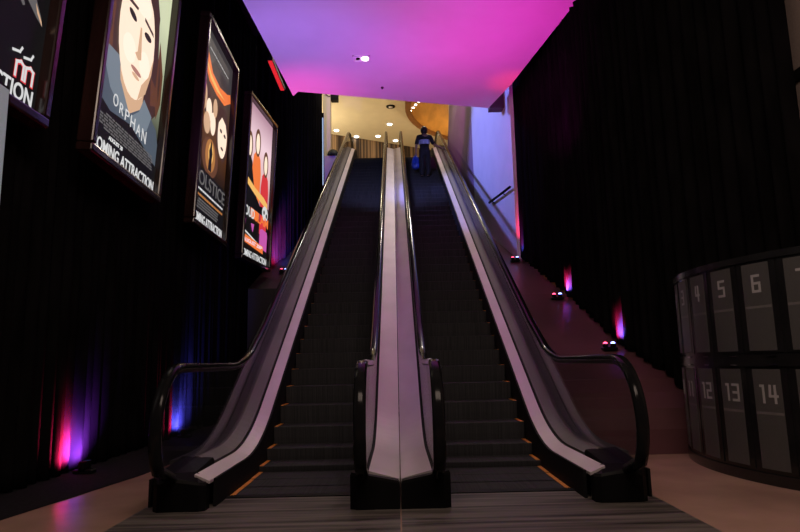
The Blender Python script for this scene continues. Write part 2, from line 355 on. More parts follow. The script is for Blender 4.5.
# ------------------------------------------------------------------ escalators
def escalator(s, label):
    root = empty('escalator', (s*0.84, 4.85, 0), label, 'escalator', None)
    X = lambda v: s*v
    def strip(name, sec, m, y0=4.5, y1=22.2, zf=zs, parent=root, smooth=False):
        ys = [y0] + [y for y in YS if y0 < y < y1] + [y1]
        mb = MB().loft([[(X(x), y, zf(y)+z) for x, z in sec] for y in ys], smooth=smooth)
        return mb.build(name, m, parent)
    # landing plate at the foot
    lp = MB().box(X(0.004), X(1.83), 2.6, 4.85, 0.0005, 0.006).build('landing_plate', 'plate', root)
    cp = MB().box(X(0.35), X(1.33), 4.85, 4.93, 0.0005, 0.012)
    for i in range(48):
        x = 0.36 + 0.02*i
        cp.box(X(x), X(x+0.009), 4.93, 4.96, 0.002, 0.010)
    cp.build('comb_plate', 'black_metal', root)
    # steps
    TR = 0.345; k = 0
    yf = 4.93; zprev = -0.05
    while yf < 20.65:
        z = zn(yf) + 0.003
        sec = [(yf, z-0.004), (yf+0.004, z), (yf+TR+0.03, z), (yf+TR+0.03, z-0.04), (yf+0.075, z-0.05)]
        low = min(zprev - 0.03, z-0.06)
        sec += [(yf+0.055, low), (yf+0.035, low)]
        for q in (0.75, 0.5, 0.25): sec.append((yf + 0.035 - 0.03*math.sin((1-q)*math.pi/2), low + (z-0.012-low)*(1-q)))
        mb = MB().loft([[(X(0.352), y, zz) for y, zz in sec], [(X(1.322), y, zz) for y, zz in sec]])
        st = mb.build('step', 'step_rubber', root)
        e = MB(); e.box(X(1.285), X(1.320), yf+0.014, yf+TR-0.005, z+0.0005, z+0.004); e.build('edge_line', 'yellow_line', st)
        zprev = z; yf += TR; k += 1
    # skirts
    strip('skirt_panel', [(1.324, -0.35), (1.345, -0.35), (1.345, 0.0), (1.324, 0.0)], 'black_matte', 4.6)
    strip('skirt_panel', [(0.330, -0.35), (0.350, -0.35), (0.350, 0.0), (0.330, 0.0)], 'black_matte', 4.6)
    # decks on the outer side of the steps
    strip('inner_deck', [(1.345, -0.02), (1.452, 0.028), (1.452, 0.045), (1.345, 0.0)], 'steel', 4.5)
    strip('deck_seam', [(1.452, -0.02), (1.478, -0.02), (1.478, 0.035), (1.452, 0.025)], 'black_matte', 4.55)
    strip('glass_channel', [(1.478, -0.02), (1.62, -0.02), (1.62, 0.10), (1.585, 0.10), (1.478, 0.055)], 'grey_metal', 5.0)
    strip('outer_deck', [(1.62, 0.0), (1.81, 0.0), (1.81, 0.07), (1.62, 0.09)], 'dark_deck', 5.0)
    ys = [4.6] + [y for y in YS if y > 4.6]
    cl = MB().loft([[(X(1.79), y, max(0.0, zs(y)-1.25)), (X(1.81), y, max(0.0, zs(y)-1.25)), (X(1.81), y, zs(y)), (X(1.79), y, zs(y))] for y in ys])
    cl.build('outer_cladding', 'black_matte', root)
    # decks on the side of the other escalator
    strip('inner_deck', [(0.262, -0.02), (0.330, -0.02), (0.330, 0.0), (0.262, 0.045)], 'steel', 4.5)
    strip('glass_channel', [(0.222, -0.02), (0.262, -0.02), (0.262, 0.05), (0.222, 0.05)], 'black_matte', 4.47)
    strip('centre_deck', [(0.0035, -0.06), (0.222, -0.02), (0.222, 0.048), (0.0035, -0.008)], 'steel', 4.47)
    # newel feet
    nb = MB()
    def foot(x0, x1, y0, y1, h0, h1):
        x0, x1 = X(x0), X(x1)
        a, b = min(x0, x1), max(x0, x1); c = 0.03
        r = [(a+c, y0), (b-c, y0), (b, y0+c), (b, y1), (a, y1), (a, y0+c)]
        hh = lambda y: h0 + (h1-h0)*(y-y0)/(y1-y0)
        return MB().loft([[(x, y, 0.006) for x, y in r], [(x, y, hh(y)*0.9) for x, y in r], [(x*0.97+(a+b)/2*0.03, y+0.012, hh(y)) for x, y in r]])
    def lofty(name, secs):                    # outline in plan, each corner with its own top height
        rg = [[(X(x), y, 0.006) for x, y, z in secs], [(X(x), y, z-0.02) for x, y, z in secs]]
        cx_ = sum(x for x, y, z in secs)/len(secs); cy_ = sum(y for x, y, z in secs)/len(secs)
        rg.append([(X(x+(cx_-x)*0.06), y+(cy_-y)*0.06, z) for x, y, z in secs])
        return MB().loft(rg).build(name, 'black_metal', root)
    lofty('newel_base', [(1.36, 4.47, 0.195), (1.40, 4.44, 0.20), (1.69, 4.44, 0.24), (1.73, 4.48, 0.25), (1.73, 5.05, 0.30), (1.475, 5.05, 0.285), (1.458, 4.56, 0.255), (1.36, 4.56, 0.198)])
    lofty('newel_base', [(0.004, 4.39, 0.192), (0.30, 4.39, 0.245), (0.348, 4.42, 0.25), (0.348, 4.53, 0.25), (0.004, 4.53, 0.192)])
    # balustrade glass + handrails
    for gx, hx, tilt in ((1.60, 1.60, 0), (0.242, 0.262, 0)):
        rn = 0.44; yc = 4.57; yt = 22.2
        # handrail path
        zc = 1.0 - rn
        path = [(4.86, 0.20), (4.74, 0.17), (4.55, 0.135)]
        path = [(4.80, 0.215), (4.62, 0.19), (4.50, 0.20), (4.38, 0.245)]
        for i in range(0, 13):
            a = R(215 - 125*i/12)
            path.append((yc + rn*math.cos(a), zc + rn*math.sin(a)))
        path += [(y, zh(y)) for y in YS if 4.75 < y < yt]
        zc2 = ZH - rn
        for i in range(0, 13):
            a = R(90 - 170*i/12); path.append((yt + rn*math.cos(a), zc2 + rn*math.sin(a)))
        rings = []; PV = [Vector((0, y, z)) for y, z in path]
        prof = [(-0.040, -0.018), (-0.043, 0.002), (-0.034, 0.020), (-0.015, 0.026), (0.015, 0.026), (0.034, 0.020), (0.043, 0.002), (0.040, -0.018), (0.02, -0.022), (-0.02, -0.022)]
        for i, p in enumerate(PV):
            t = (PV[min(i+1, len(PV)-1)] - PV[max(i-1, 0)]).normalized(); n = Vector((0, -t.z, t.y))
            rings.append([Vector((X(hx)+dx, 0, 0)) + p + n*dn for dx, dn in prof])
        hr = MB().loft(rings, smooth=True).build('handrail', 'handrail_rubber', root)
        # chrome guide under the rubber
        rg = []
        for i, p in enumerate(PV):
            t = (PV[min(i+1, len(PV)-1)] - PV[max(i-1, 0)]).normalized(); n = Vector((0, -t.z, t.y))
            rg.append([Vector((X(hx)+dx, 0, 0)) + p + n*dn for dx, dn in ((-0.018, -0.045), (0.018, -0.045), (0.018, -0.020), (-0.018, -0.020))])
        MB().loft(rg).build('handrail_guide', 'guide_metal', root)
        # glass
        g = MB(); th = 0.006; cols = []
        for i in range(0, 9):
            a = R(205 - 115*i/8); y = yc + (rn-0.03)*math.cos(a); cols.append((y, zs(max(y, 4.5))+0.03, zc + (rn-0.03)*math.sin(a)))
        cols += [(y, zs(y)+0.03, zh(y)-0.03) for y in YS if 4.75 < y < yt]
        for i in range(1, 9):
            a = R(90 - 110*i/8); y = yt + (rn-0.03)*math.cos(a); cols.append((y, 8.48, zc2 + (rn-0.03)*math.sin(a)))
        cols = [(y, min(a, b-0.01), b) for y, a, b in cols]
        g.loft([[(X(gx)-th, y, a), (X(gx)+th, y, a), (X(gx)+th, y, b), (X(gx)-th, y, b)] for y, a, b in cols])
        g.build('balustrade_glass', 'glass', root)
    return root
escalator(-1, 'left of the two escalators, empty, with dark steps and glass balustrades, nearer the posters')
escalator(1, 'right of the two escalators, carrying the person with the blue bag')

# ------------------------------------------------------------------ lettering
def text_mesh(name, body, h, width, mt, parent, org, squeeze=None, bold=0.0, depth=0.004, shear=0.0):
    cu = bpy.data.curves.new(name, 'FONT'); cu.body = body; cu.size = 1.0; cu.extrude = 0.0; cu.offset = bold; cu.shear = shear
    t = bpy.data.objects.new(name, cu); COL.objects.link(t)
    me = bpy.data.meshes.new_from_object(t.evaluated_get(bpy.context.evaluated_depsgraph_get()))
    COL.objects.unlink(t); bpy.data.objects.remove(t); bpy.data.curves.remove(cu)
    xs = [v.co.x for v in me.vertices]; ysv = [v.co.y for v in me.vertices]
    x0, x1, y0, y1 = min(xs), max(xs), min(ysv), max(ysv)
    sx = width/(x1-x0); sy = h/(y1-y0)
    for v in me.vertices: v.co = Vector((org[0] + (v.co.x-x0)*sx, org[1], org[2] + (v.co.y-y0)*sy))
    me.materials.clear(); me.materials.append(M[mt]); me.name = name
    bmx = bmesh.new(); bmx.from_mesh(me); bmesh.ops.triangulate(bmx, faces=bmx.faces)
    r = bmesh.ops.extrude_face_region(bmx, geom=bmx.faces[:])
    for e in r['geom']:
        if isinstance(e, bmesh.types.BMVert): e.co.y -= depth
    bmesh.ops.recalc_face_normals(bmx, faces=bmx.faces); bmx.to_mesh(me); bmx.free()
    o = bpy.data.objects.new(name, me); COL.objects.link(o); o.parent = parent
    return o

# ------------------------------------------------------------------ lit posters
def ell(cx, cz, rx, rz, rot=0, n=28, a0=0, a1=360):
    out = []
    for k in range(n):
        a = R(a0 + (a1-a0)*k/n); x, z = rx*math.cos(a), rz*math.sin(a)
        out.append((cx + x*math.cos(rot) - z*math.sin(rot), cz + x*math.sin(rot) + z*math.cos(rot)))
    return out
def poster(bl, br, lean, h, label, shapes, mats):
    u = Vector((br[0]-bl[0], br[1]-bl[1], 0)); W = u.length; u.normalize()
    n = Vector((u.y, -u.x, 0)); v = (Vector((0, 0, 1))*math.cos(lean) + n*math.sin(lean)).normalized(); yv = v.cross(u)
    root = empty('lightbox_poster', (0, 0, 0), label, 'poster', None)
    root.matrix_world = Matrix(((u.x, yv.x, v.x, bl[0]), (u.y, yv.y, v.y, bl[1]), (u.z, yv.z, v.z, 3.0), (0, 0, 0, 1)))
    rim = 0.085; d = 0.16
    def fin(mb, name, mt, parent=root): mb.local = True; return mb.build(name, mt, parent)
    for nm, b in (('frame_rail', (0, W, 0, rim)), ('frame_rail', (0, W, h-rim, h)), ('frame_stile', (0, rim, rim, h-rim)), ('frame_stile', (W-rim, W, rim, h-rim))):
        m = MB().box(b[0], b[1], 0, d, b[2], b[3]); o = fin(m, nm, 'frame_wood')
        bv = o.modifiers.new('bevel', 'BEVEL'); bv.width = 0.018; bv.segments = 2
    for xw in (0.25*W, 0.75*W):
        top = root.matrix_world @ Vector((xw, d*0.5, h)); inv = root.matrix_world.inverted()
        MBw = MB(); MBw.tube([inv @ top, inv @ Vector((top.x, top.y, 8.6))], 0.004, 6); fin(MBw, 'hanging_wire', 'black_matte')
    fin(MB().box(rim*0.5, W-rim*0.5, 0.10, d-0.005, rim*0.5, h-rim*0.5), 'backing_box', 'black_matte')
    art = MB(); iw, ih = W-2*rim, h-2*rim
    for i, (mi, pts) in enumerate(shapes):
        art.cur = mi; y = 0.098 - 0.0009*i
        cl = [(min(max(x, 0.0), 1.0), min(max(z, 0.0), 1.0)) for x, z in pts]
        art.add([(rim + x*iw, y, rim + z*ih) for x, z in cl], [tuple(range(len(cl)))])
    fin(art, 'artwork', mats)
    y0 = 0.098 - 0.0009*(len(shapes)+1)
    def T(body, x0, x1, z0, z1, mt, bold=0.0, shear=0.0): return text_mesh('lettering', body, (z1-z0)*ih, (x1-x0)*iw, mt, root, (rim+x0*iw, y0, rim+z0*ih), bold=bold, shear=shear)
    def credits(z0, z1, rows, mt, x0=0.06, x1=0.94):
        c = MB(); rnd = random.Random(rows)
        for r_ in range(rows):
            z = z0 + (z1-z0)*(r_+0.1)/rows; hh = (z1-z0)/rows*0.55; x = x0 + (0.12*rnd.random() if r_ in (0, rows-1) else 0)
            while x < x1 - 0.03:
                ww = min(0.03 + 0.06*rnd.random(), x1-x)
                c.box(rim+x*iw, rim+(x+ww)*iw, y0-0.003, y0, rim+z*ih, rim+(z+hh)*ih); x += ww + 0.014
        fin(c, 'credit_lines', mt)
    return root, T, credits
full = [(0, 0), (1, 0), (1, 1), (0, 1)]
# nearest poster, mostly outside the picture
r_, T, cr = poster((-2.95, 3.02), (-2.9, 4.93), R(4), 3.2, 'nearest wall poster on the left, black, with a pale hand above bold white letters',
    [(0, full), (1, [(0.80, 0.36), (0.86, 0.34), (0.95, 0.275), (0.97, 0.25), (0.92, 0.262), (0.84, 0.29), (0.70, 0.33), (0.55, 0.40), (0.55, 0.48)]),
     (2, [(0.90, 0.30), (0.96, 0.262), (0.965, 0.25), (0.92, 0.275)]),
     (1, [(0.72, 0.34), (0.78, 0.31), (0.83, 0.268), (0.815, 0.262), (0.74, 0.30)])], ['p_black', 'p_grey', 'p_skin_mid'])
T('COMING ATTRACTION', 0.03, 0.97, 0.012, 0.058, 'p_white', bold=0.012)
gl = MB(); gl.local = True
def stroke(mb, W, h, pts, wd, y, off=(0, 0), sc=1.0):
    for (x0, z0), (x1, z1) in zip(pts, pts[1:]):
        dx, dz = x1-x0, z1-z0; L = math.hypot(dx, dz) or 1; px, pz = -dz/L*wd/2, dx/L*wd/2; ex, ez = dx/L*wd/2, dz/L*wd/2
        q = [(x0-ex+px, z0-ez+pz), (x0-ex-px, z0-ez-pz), (x1+ex-px, z1+ez-pz), (x1+ex+px, z1+ez+pz)]
        mb.add([(off[0]+x*sc, y, off[1]+z*sc) for x, z in q], [(0, 1, 2, 3)])
for dx in (0.30, 0.42):
    stroke(gl, 0, 0, [(0, 0), (0, 0.11), (0.05, 0.13), (0.09, 0.11), (0.09, 0)], 0.026, 0.085, (1.22+dx, 0.30))
for dx in (0.33, 0.47):
    stroke(gl, 0, 0, [(0, 0.16), (0.08, 0.18), (0.10, 0.22)], 0.022, 0.085, (1.13+dx, 0.32))
gl.build('red_lettering', 'p_white', r_)
gl2 = MB(); gl2.local = True
for dx in (0.30, 0.42): stroke(gl2, 0, 0, [(0, 0), (0, 0.11), (0.05, 0.13), (0.09, 0.11), (0.09, 0)], 0.04, 0.088, (1.225+dx, 0.297))
gl2.build('lettering_outline', 'p_red', r_)

# portrait poster
sh = [(0, full),
      (3, [(0.0, 0.33), (0.03, 0.55), (0.12, 0.72), (0.24, 0.84), (0.66, 0.85), (0.80, 0.72), (0.86, 0.55), (0.93, 0.44), (0.95, 0.33), (0.80, 0.26), (0.20, 0.26)]),
      (9, [(0.02, 0.40), (0.06, 0.47), (0.14, 0.45), (0.16, 0.36), (0.06, 0.35)]), (9, [(0.76, 0.44), (0.86, 0.42), (0.90, 0.35), (0.80, 0.33)]),
      (9, [(0.86, 0.62), (0.97, 0.50), (0.98, 0.38), (0.92, 0.30), (0.86, 0.40)]), (3, [(0.88, 0.54), (0.93, 0.47), (0.93, 0.37), (0.90, 0.42)]),
      (9, [(0.08, 0.60), (0.14, 0.52), (0.13, 0.40), (0.05, 0.36), (0.02, 0.46)]), (3, [(0.09, 0.52), (0.12, 0.45), (0.09, 0.38), (0.06, 0.43)]),
      (4, [(0, 0.12), (0, 0.34), (0.10, 0.365), (0.30, 0.34), (0.60, 0.29), (0.82, 0.285), (0.95, 0.26), (1, 0.21), (1, 0.10), (0.9, 0.08)]),
      (2, [(0.28, 0.42), (0.28, 0.28), (0.47, 0.215), (0.66, 0.28), (0.68, 0.42)]),
      (5, [(0.10, 0.37), (0.26, 0.375), (0.30, 0.30), (0.46, 0.225), (0.36, 0.20), (0.18, 0.24), (0.09, 0.30)]), (5, [(0.68, 0.325), (0.84, 0.29), (0.78, 0.22), (0.60, 0.17), (0.48, 0.205), (0.62, 0.26)]),
      (1, ell(0.475, 0.515, 0.285, 0.235, 0.0)),
      (3, [(0.14, 0.60), (0.14, 0.76), (0.34, 0.83), (0.64, 0.82), (0.80, 0.70), (0.80, 0.57), (0.73, 0.66), (0.56, 0.73), (0.34, 0.71), (0.22, 0.65)]),
      (10, ell(0.37, 0.44, 0.10, 0.05)), (10, ell(0.62, 0.445, 0.09, 0.05)), (10, ell(0.48, 0.66, 0.16, 0.05)),
      (2, [(0.60, 0.36), (0.70, 0.42), (0.76, 0.52), (0.745, 0.44), (0.68, 0.345), (0.56, 0.29)]),
      (6, ell(0.36, 0.565, 0.062, 0.014, -0.06)), (6, ell(0.62, 0.56, 0.062, 0.014, 0.04)), (3, [(0.27, 0.592), (0.42, 0.602), (0.43, 0.615), (0.28, 0.607)]), (3, [(0.54, 0.602), (0.71, 0.588), (0.70, 0.602), (0.54, 0.616)]),
      (2, [(0.485, 0.56), (0.51, 0.56), (0.55, 0.445), (0.50, 0.432), (0.445, 0.445), (0.48, 0.46)]), (7, ell(0.49, 0.385, 0.085, 0.010)), (2, ell(0.49, 0.365, 0.06, 0.008)),
      (8, [(0, 0), (1, 0), (1, 0.11), (0.75, 0.145), (0.5, 0.18), (0.2, 0.16), (0, 0.19)])]
r_, T, cr = poster((-2.80, 5.45), (-2.90, 7.38), R(3.6), 3.2, 'backlit poster of a pale long haired face above the white title ORPHAN', sh,
    ['p_ground_portrait', 'p_skin', 'p_skin_mid', 'p_hair', 'p_slate', 'p_slate_light', 'p_dark', 'p_lip', 'p_black', 'p_brown', 'p_skin_light'])
for ch, x0, z0, s_ in (('O', 0.22, 0.190, 0.95), ('R', 0.315, 0.182, 0.85), ('P', 0.40, 0.178, 0.9), ('H', 0.49, 0.172, 1.0), ('A', 0.59, 0.168, 0.95), ('N', 0.685, 0.162, 1.1)):
    T(ch, x0, x0+0.068*s_, z0, z0+0.044*s_, 'p_white', bold=-0.008)
cr(0.085, 0.145, 6, 'p_grey', 0.05, 0.92); T('AUGUST 20', 0.22, 0.42, 0.064, 0.078, 'p_white', bold=0.01)
T('COMING ATTRACTION', 0.02, 0.98, 0.008, 0.050, 'p_white', bold=0.012)

# night poster
sh = [(0, full),
      (1, [(0.0, 0.86), (0.10, 0.80), (0.25, 0.745), (0.50, 0.73), (0.78, 0.735), (1.0, 0.80), (0.97, 0.845), (0.86, 0.82), (0.60, 0.795), (0.34, 0.81), (0.12, 0.90), (0.0, 0.95)]),
      (2, [(0.06, 0.85), (0.28, 0.765), (0.50, 0.75), (0.80, 0.765), (0.55, 0.77), (0.30, 0.79)]),
      (9, [(0.0, 0.60), (0.08, 0.73), (0.24, 0.74), (0.34, 0.66), (0.36, 0.55), (0.20, 0.48), (0.0, 0.50)]),
      (9, [(0.60, 0.47), (0.56, 0.62), (0.64, 0.70), (0.84, 0.72), (0.98, 0.66), (0.99, 0.48), (0.86, 0.42)]),
      (4, ell(0.12, 0.64, 0.10, 0.075)), (3, ell(0.30, 0.60, 0.09, 0.06)), (7, ell(0.08, 0.545, 0.09, 0.06)), (4, ell(0.26, 0.525, 0.10, 0.055)), (3, ell(0.44, 0.555, 0.085, 0.06)), (4, ell(0.48, 0.65, 0.07, 0.05)),
      (3, ell(0.775, 0.56, 0.165, 0.125)), (9, [(0.61, 0.60), (0.66, 0.69), (0.80, 0.70), (0.93, 0.66), (0.95, 0.58), (0.86, 0.64), (0.72, 0.655)]), (5, ell(0.71, 0.575, 0.04, 0.010)), (5, ell(0.85, 0.572, 0.04, 0.010)), (5, ell(0.78, 0.487, 0.05, 0.008)),
      (6, ell(0.42, 0.37, 0.26, 0.10)), (7, ell(0.42, 0.38, 0.16, 0.085)), (2, ell(0.43, 0.395, 0.08, 0.055)),
      (8, [(0.37, 0.30), (0.385, 0.37), (0.37, 0.40), (0.395, 0.42), (0.405, 0.445), (0.425, 0.46), (0.445, 0.445), (0.455, 0.42), (0.48, 0.40), (0.465, 0.37), (0.475, 0.30)]),
      (8, [(0, 0), (1, 0), (1, 0.28), (0, 0.28)])]
r_, T, cr = poster((-2.84, 8.45), (-2.88, 10.3), R(2.6), 3.25, 'backlit dark poster with a red swirl, a cluster of faces and a small standing silhouette', sh,
    ['p_ground_night', 'p_orange', 'p_glow', 'p_skin', 'p_skin_mid', 'p_dark', 'p_brown', 'p_amber', 'p_black', 'p_hair'])
T('SOLSTICE', 0.02, 0.98, 0.195, 0.265, 'p_grey', bold=0.004)
cr(0.165, 0.182, 1, 'p_white'); cr(0.135, 0.155, 1, 'p_amber'); cr(0.075, 0.13, 4, 'p_grey', 0.05, 0.8); cr(0.90, 0.905, 1, 'p_white', 0.15, 0.85)
T('COMING ATTRACTION', 0.03, 0.97, 0.010, 0.056, 'p_white', bold=0.012)

# band poster
def figure(x, z, s_, top, hair, sk):
    return [(top, [(x-0.11*s_, z-0.36*s_), (x-0.13*s_, z-0.10*s_), (x-0.10*s_, z-0.03*s_), (x-0.03*s_, z), (x+0.03*s_, z), (x+0.10*s_, z-0.03*s_), (x+0.13*s_, z-0.10*s_), (x+0.11*s_, z-0.36*s_)]),
            (hair, ell(x, z+0.05*s_, 0.085*s_, 0.075*s_)), (sk, ell(x, z+0.045*s_, 0.055*s_, 0.055*s_))]
sh = [(0, full)] + figure(0.16, 0.66, 1.2, 1, 6, 5) + figure(0.44, 0.72, 1.25, 2, 6, 5) + figure(0.78, 0.63, 1.2, 3, 6, 5) + [
      (1, [(0.04, 0.36), (0.06, 0.66), (0.22, 0.64), (0.40, 0.44), (0.62, 0.38), (0.98, 0.40), (0.98, 0.33), (0, 0.33)]),
      (4, [(0.02, 0.475), (0.40, 0.43), (0.78, 0.40), (0.92, 0.385), (0.92, 0.43), (0.76, 0.455), (0.40, 0.475), (0.02, 0.52)]),
      (7, ell(0.84, 0.355, 0.12, 0.05)), (1, ell(0.80, 0.36, 0.03, 0.015)), (1, ell(0.90, 0.345, 0.03, 0.015)),
      (8, [(0.02, 0.24), (0.14, 0.24), (0.12, 0.16), (0.04, 0.15)]), (8, [(0.32, 0.23), (0.44, 0.235), (0.40, 0.18), (0.37, 0.19)]), (8, [(0.66, 0.11), (0.66, 0.225), (0.74, 0.24), (0.94, 0.235), (0.97, 0.21), (0.96, 0.10)]),
      (7, [(0.10, 0.158), (0.62, 0.118), (0.62, 0.128), (0.10, 0.17)]),
      (2, [(0.02, 0.095), (0.82, 0.075), (0.82, 0.125), (0.02, 0.145)])]
r_, T, cr = poster((-2.90, 11.4), (-2.74, 13.25), R(2.2), 3.35, 'farthest backlit poster, pink, with figures in red above an orange date band', sh,
    ['p_ground_band', 'p_black', 'p_orange', 'p_red', 'p_glow', 'p_skin', 'p_brown', 'p_white', 'p_magenta'])
T('LOUD', 0.01, 0.42, 0.262, 0.325, 'p_white', bold=0.012); T('SLAM', 0.44, 0.97, 0.262, 0.325, 'p_orange', bold=0.012)
T('AUGUST 2009', 0.08, 0.78, 0.098, 0.122, 'p_pinkwhite', bold=0.01)
T('COMING ATTRACTION', 0.03, 0.97, 0.010, 0.052, 'p_white', bold=0.012)

# ------------------------------------------------------------------ grey display at the left edge of the view
t = empty('display_stand', (-2.52, 3.45, 0), 'grey lit display panel at the left edge, in front of the nearest poster', 'display')
MB().box(-2.56, -2.50, 3.05, 3.78, 1.2, 2.82).build('casing', 'black_metal', t)
MB().box(-2.50, -2.494, 3.07, 3.765, 1.22, 2.80).build('screen', 'screen_grey', t)
MB().box(-2.56, -2.50, 3.32, 3.5, 0.03, 1.2).build('post', 'black_metal', t)
MB().cbox(-2.75, -2.3, 3.12, 3.7, 0.0, 0.03).build('foot_plate', 'black_metal', t)

# ------------------------------------------------------------------ curved locker bank
LC = (4.93, 5.57); LR = 2.16
def arc(a, r, z): return (LC[0] - r*math.cos(R(a)), LC[1] + r*math.sin(R(a)), z)
def arc_box(mb, a0, a1, r0, r1, z0, z1, n=6):
    rings = []
    for i in range(n+1):
        a = a0 + (a1-a0)*i/n
        rings.append([arc(a, r0, z0), arc(a, r1, z0), arc(a, r1, z1), arc(a, r0, z1)])
    return mb.loft(rings)
DIG = {'1': [[(0.25, 1), (0.6, 1), (0.6, 0)]], '2': [[(0, 1), (1, 1), (1, .5), (0, .5), (0, 0), (1, 0)]], '3': [[(0, 1), (1, 1), (1, 0), (0, 0)], [(0.1, .5), (1, .5)]],
       '4': [[(0.1, 1), (0, .38), (1, .38)], [(.75, 1), (.75, 0)]], '5': [[(1, 1), (0, 1), (0, .55), (1, .55), (1, 0), (0, 0)]], '6': [[(.9, 1), (0, 1), (0, 0), (1, 0), (1, .52), (0, .52)]],
       '7': [[(0, 1), (1, 1), (.5, 0)]], '8': [[(0, 0), (0, 1), (1, 1), (1, 0), (0, 0)], [(0, .52), (1, .52)]], '9': [[(.1, 0), (1, 0), (1, 1), (0, 1), (0, .48), (1, .48)]],
       '0': [[(0, 0), (0, 1), (1, 1), (1, 0), (0, 0)]]}
root = empty('locker_bank', (2.95, 5.57, 0), 'curved black bank of numbered lockers with grey door panels on the right', 'locker')
b = MB(); arc_box(b, 34.5, -35.5, LR-0.42, LR-0.006, 0.0, 1.79, 40); b.build('carcass', 'locker_black', root)
b = MB(); arc_box(b, 34.5, -35.5, LR-0.02, LR+0.014, 0.0, 0.085, 40); b.build('plinth', 'locker_black', root)
b = MB(); arc_box(b, 34.5, -35.5, LR-0.43, LR+0.014, 1.745, 1.80, 40); b.build('top_rail', 'locker_black', root)
b = MB(); arc_box(b, 34.5, -35.5, LR-0.02, LR+0.012, 0.905, 0.995, 40); b.build('middle_rail', 'locker_black', root)
for row, (z0, z1, zl, zt) in enumerate(((1.03, 1.725, 1.375, 1.50), (0.12, 0.885, 0.545, 0.63))):
    for n in range(1, 9):
        a1 = -15.7 + 9.8*(6-n); num = str(n if row == 0 else n+8)
        d = MB(); arc_box(d, a1+1.3, a1-7.9, LR-0.01, LR+0.002, z0-0.015, z1+0.012); d = d.build('door', 'locker_black', root)
        p = MB(); arc_box(p, a1, a1-6.5, LR, LR+0.006, z0, z1); p.build('panel', 'locker_panel', d)
        p = MB(); arc_box(p, a1-0.05, a1-6.45, LR+0.0055, LR+0.0068, zl-0.010, zl+0.010); p.build('shelf_line', 'locker_line', d)
        hd = MB(); arc_box(hd, a1-4.3, a1-6.3, LR+0.010, LR+0.022, z0-0.045 if row == 0 else z1+0.028, z0-0.037 if row == 0 else z1+0.036, 2); hd.build('pull', 'chrome', d)
        g = MB(); ht = 0.125; cwd = 0.062; gap = 0.030; wd = 0.02; tw = len(num)*cwd + (len(num)-1)*gap
        x = -tw/2
        for ch in num:
            for pl in DIG[ch]:
                for (xa, za), (xb, zb) in zip(pl, pl[1:]):
                    xa_, xb_ = x+xa*cwd, x+xb*cwd; za_, zb_ = za*ht, zb*ht; L = math.hypot(xb_-xa_, zb_-za_)
                    ex, ez = (xb_-xa_)/L*wd/2, (zb_-za_)/L*wd/2; px, pz = -ez, ex
                    q = [(xa_-ex+px, za_-ez+pz), (xa_-ex-px, za_-ez-pz), (xb_+ex-px, zb_+ez-pz), (xb_+ex+px, zb_+ez+pz)]
                    am = a1-3.35
                    lo = [arc(am - math.degrees(X_/LR), LR+0.006, zt+Z_) for X_, Z_ in q]; hi = [arc(am - math.degrees(X_/LR), LR+0.0085, zt+Z_) for X_, Z_ in q]
                    g.add(lo+hi, [(3,2,1,0),(4,5,6,7),(0,1,5,4),(1,2,6,5),(2,3,7,6),(3,0,4,7)])
            x += cwd + gap
        g.build('number', 'number_white', d)

# ------------------------------------------------------------------ LED uplights
def uplight(loc, label, axis, aim, pr, pb, spot=50, group=None, sep=1.0, sunk=False, blue=(0.10, 0.10, 1.0)):
    # body, two coloured lenses, and the light they throw
    r = empty('led_uplight', loc, label, 'uplight', group); x, y, z = loc; ax = Vector(axis).normalized()*0.045
    MB().cbox(x-0.09, x+0.09, y-0.06, y+0.06, z, z+0.035, 0.01).build('base', 'black_metal', r)
    for c, sgn, mt, p in (((1.0, 0.02, 0.13), -1, 'led_red', pr), (blue, 1, 'led_blue', pb)):
        q = Vector((x, y, z+0.06)) + ax*sgn
        MB().tube([q - Vector((0, 0, 0.03)), q + Vector((0, 0, 0.018))], 0.034, 12).build('housing', 'black_metal', r)
        MB().ball(q + Vector((0, 0, 0.020)), 0.028, 0.028, 0.020, 12, 6).build('lens', mt, r)
        if sunk:
            hood = MB(); a_ = [q + Vector((0.036*math.cos(2*math.pi*k/14), 0.036*math.sin(2*math.pi*k/14), 0.0)) for k in range(14)]
            hood.loft([a_, [v + Vector((0, 0, 0.048)) for v in a_]], caps=False); hood.build('hood', 'black_metal', r)
        t = Vector(aim) + ax*sgn*sep
        lamp('glow', 'SPOT', q + Vector((0, 0, 0.09 if sunk else 0.05)), c, p, target=t, size=0.02, spot=spot, blend=0.8, parent=r)
    return r
uplight((-3.03, 6.12, 0.012), 'floor uplight at the foot of the left curtain, below the poster titled ORPHAN', (0, 1.6, 0), (-3.26, 6.13, 0.27), 900, 430, 112, sep=2.5, sunk=True, blue=(0.38, 0.06, 1.0))
uplight((-3.03, 8.9, 0.012), 'floor uplight at the foot of the left curtain seen through the left balustrade', (0, 1, 0), (-3.25, 8.9, 0.30), 500, 900, 112, sep=4, sunk=True)
uplight((-2.50, 13.45, 3.01), 'small uplight on the left ledge, just past the farthest poster', (1, 0.2, 0), (-2.80, 14.2, 3.75), 1100, 1100, 56, sep=3)
uplight((2.63, 7.66, 1.095), 'nearest of the three red and blue uplights on the right ledge, above the newel', (1, -0.3, 0), (2.84, 7.72, 1.36), 420, 1000, 62)
uplight((2.48, 9.41, 1.905), 'middle of the three red and blue uplights on the right ledge', (1, -0.3, 0), (2.70, 9.45, 2.16), 800, 620, 58)
uplight((2.32, 11.75, 2.885), 'farthest of the three red and blue uplights on the right ledge, beside the blue wall', (1, -0.3, 0), (2.50, 11.8, 3.35), 150, 200, 45)

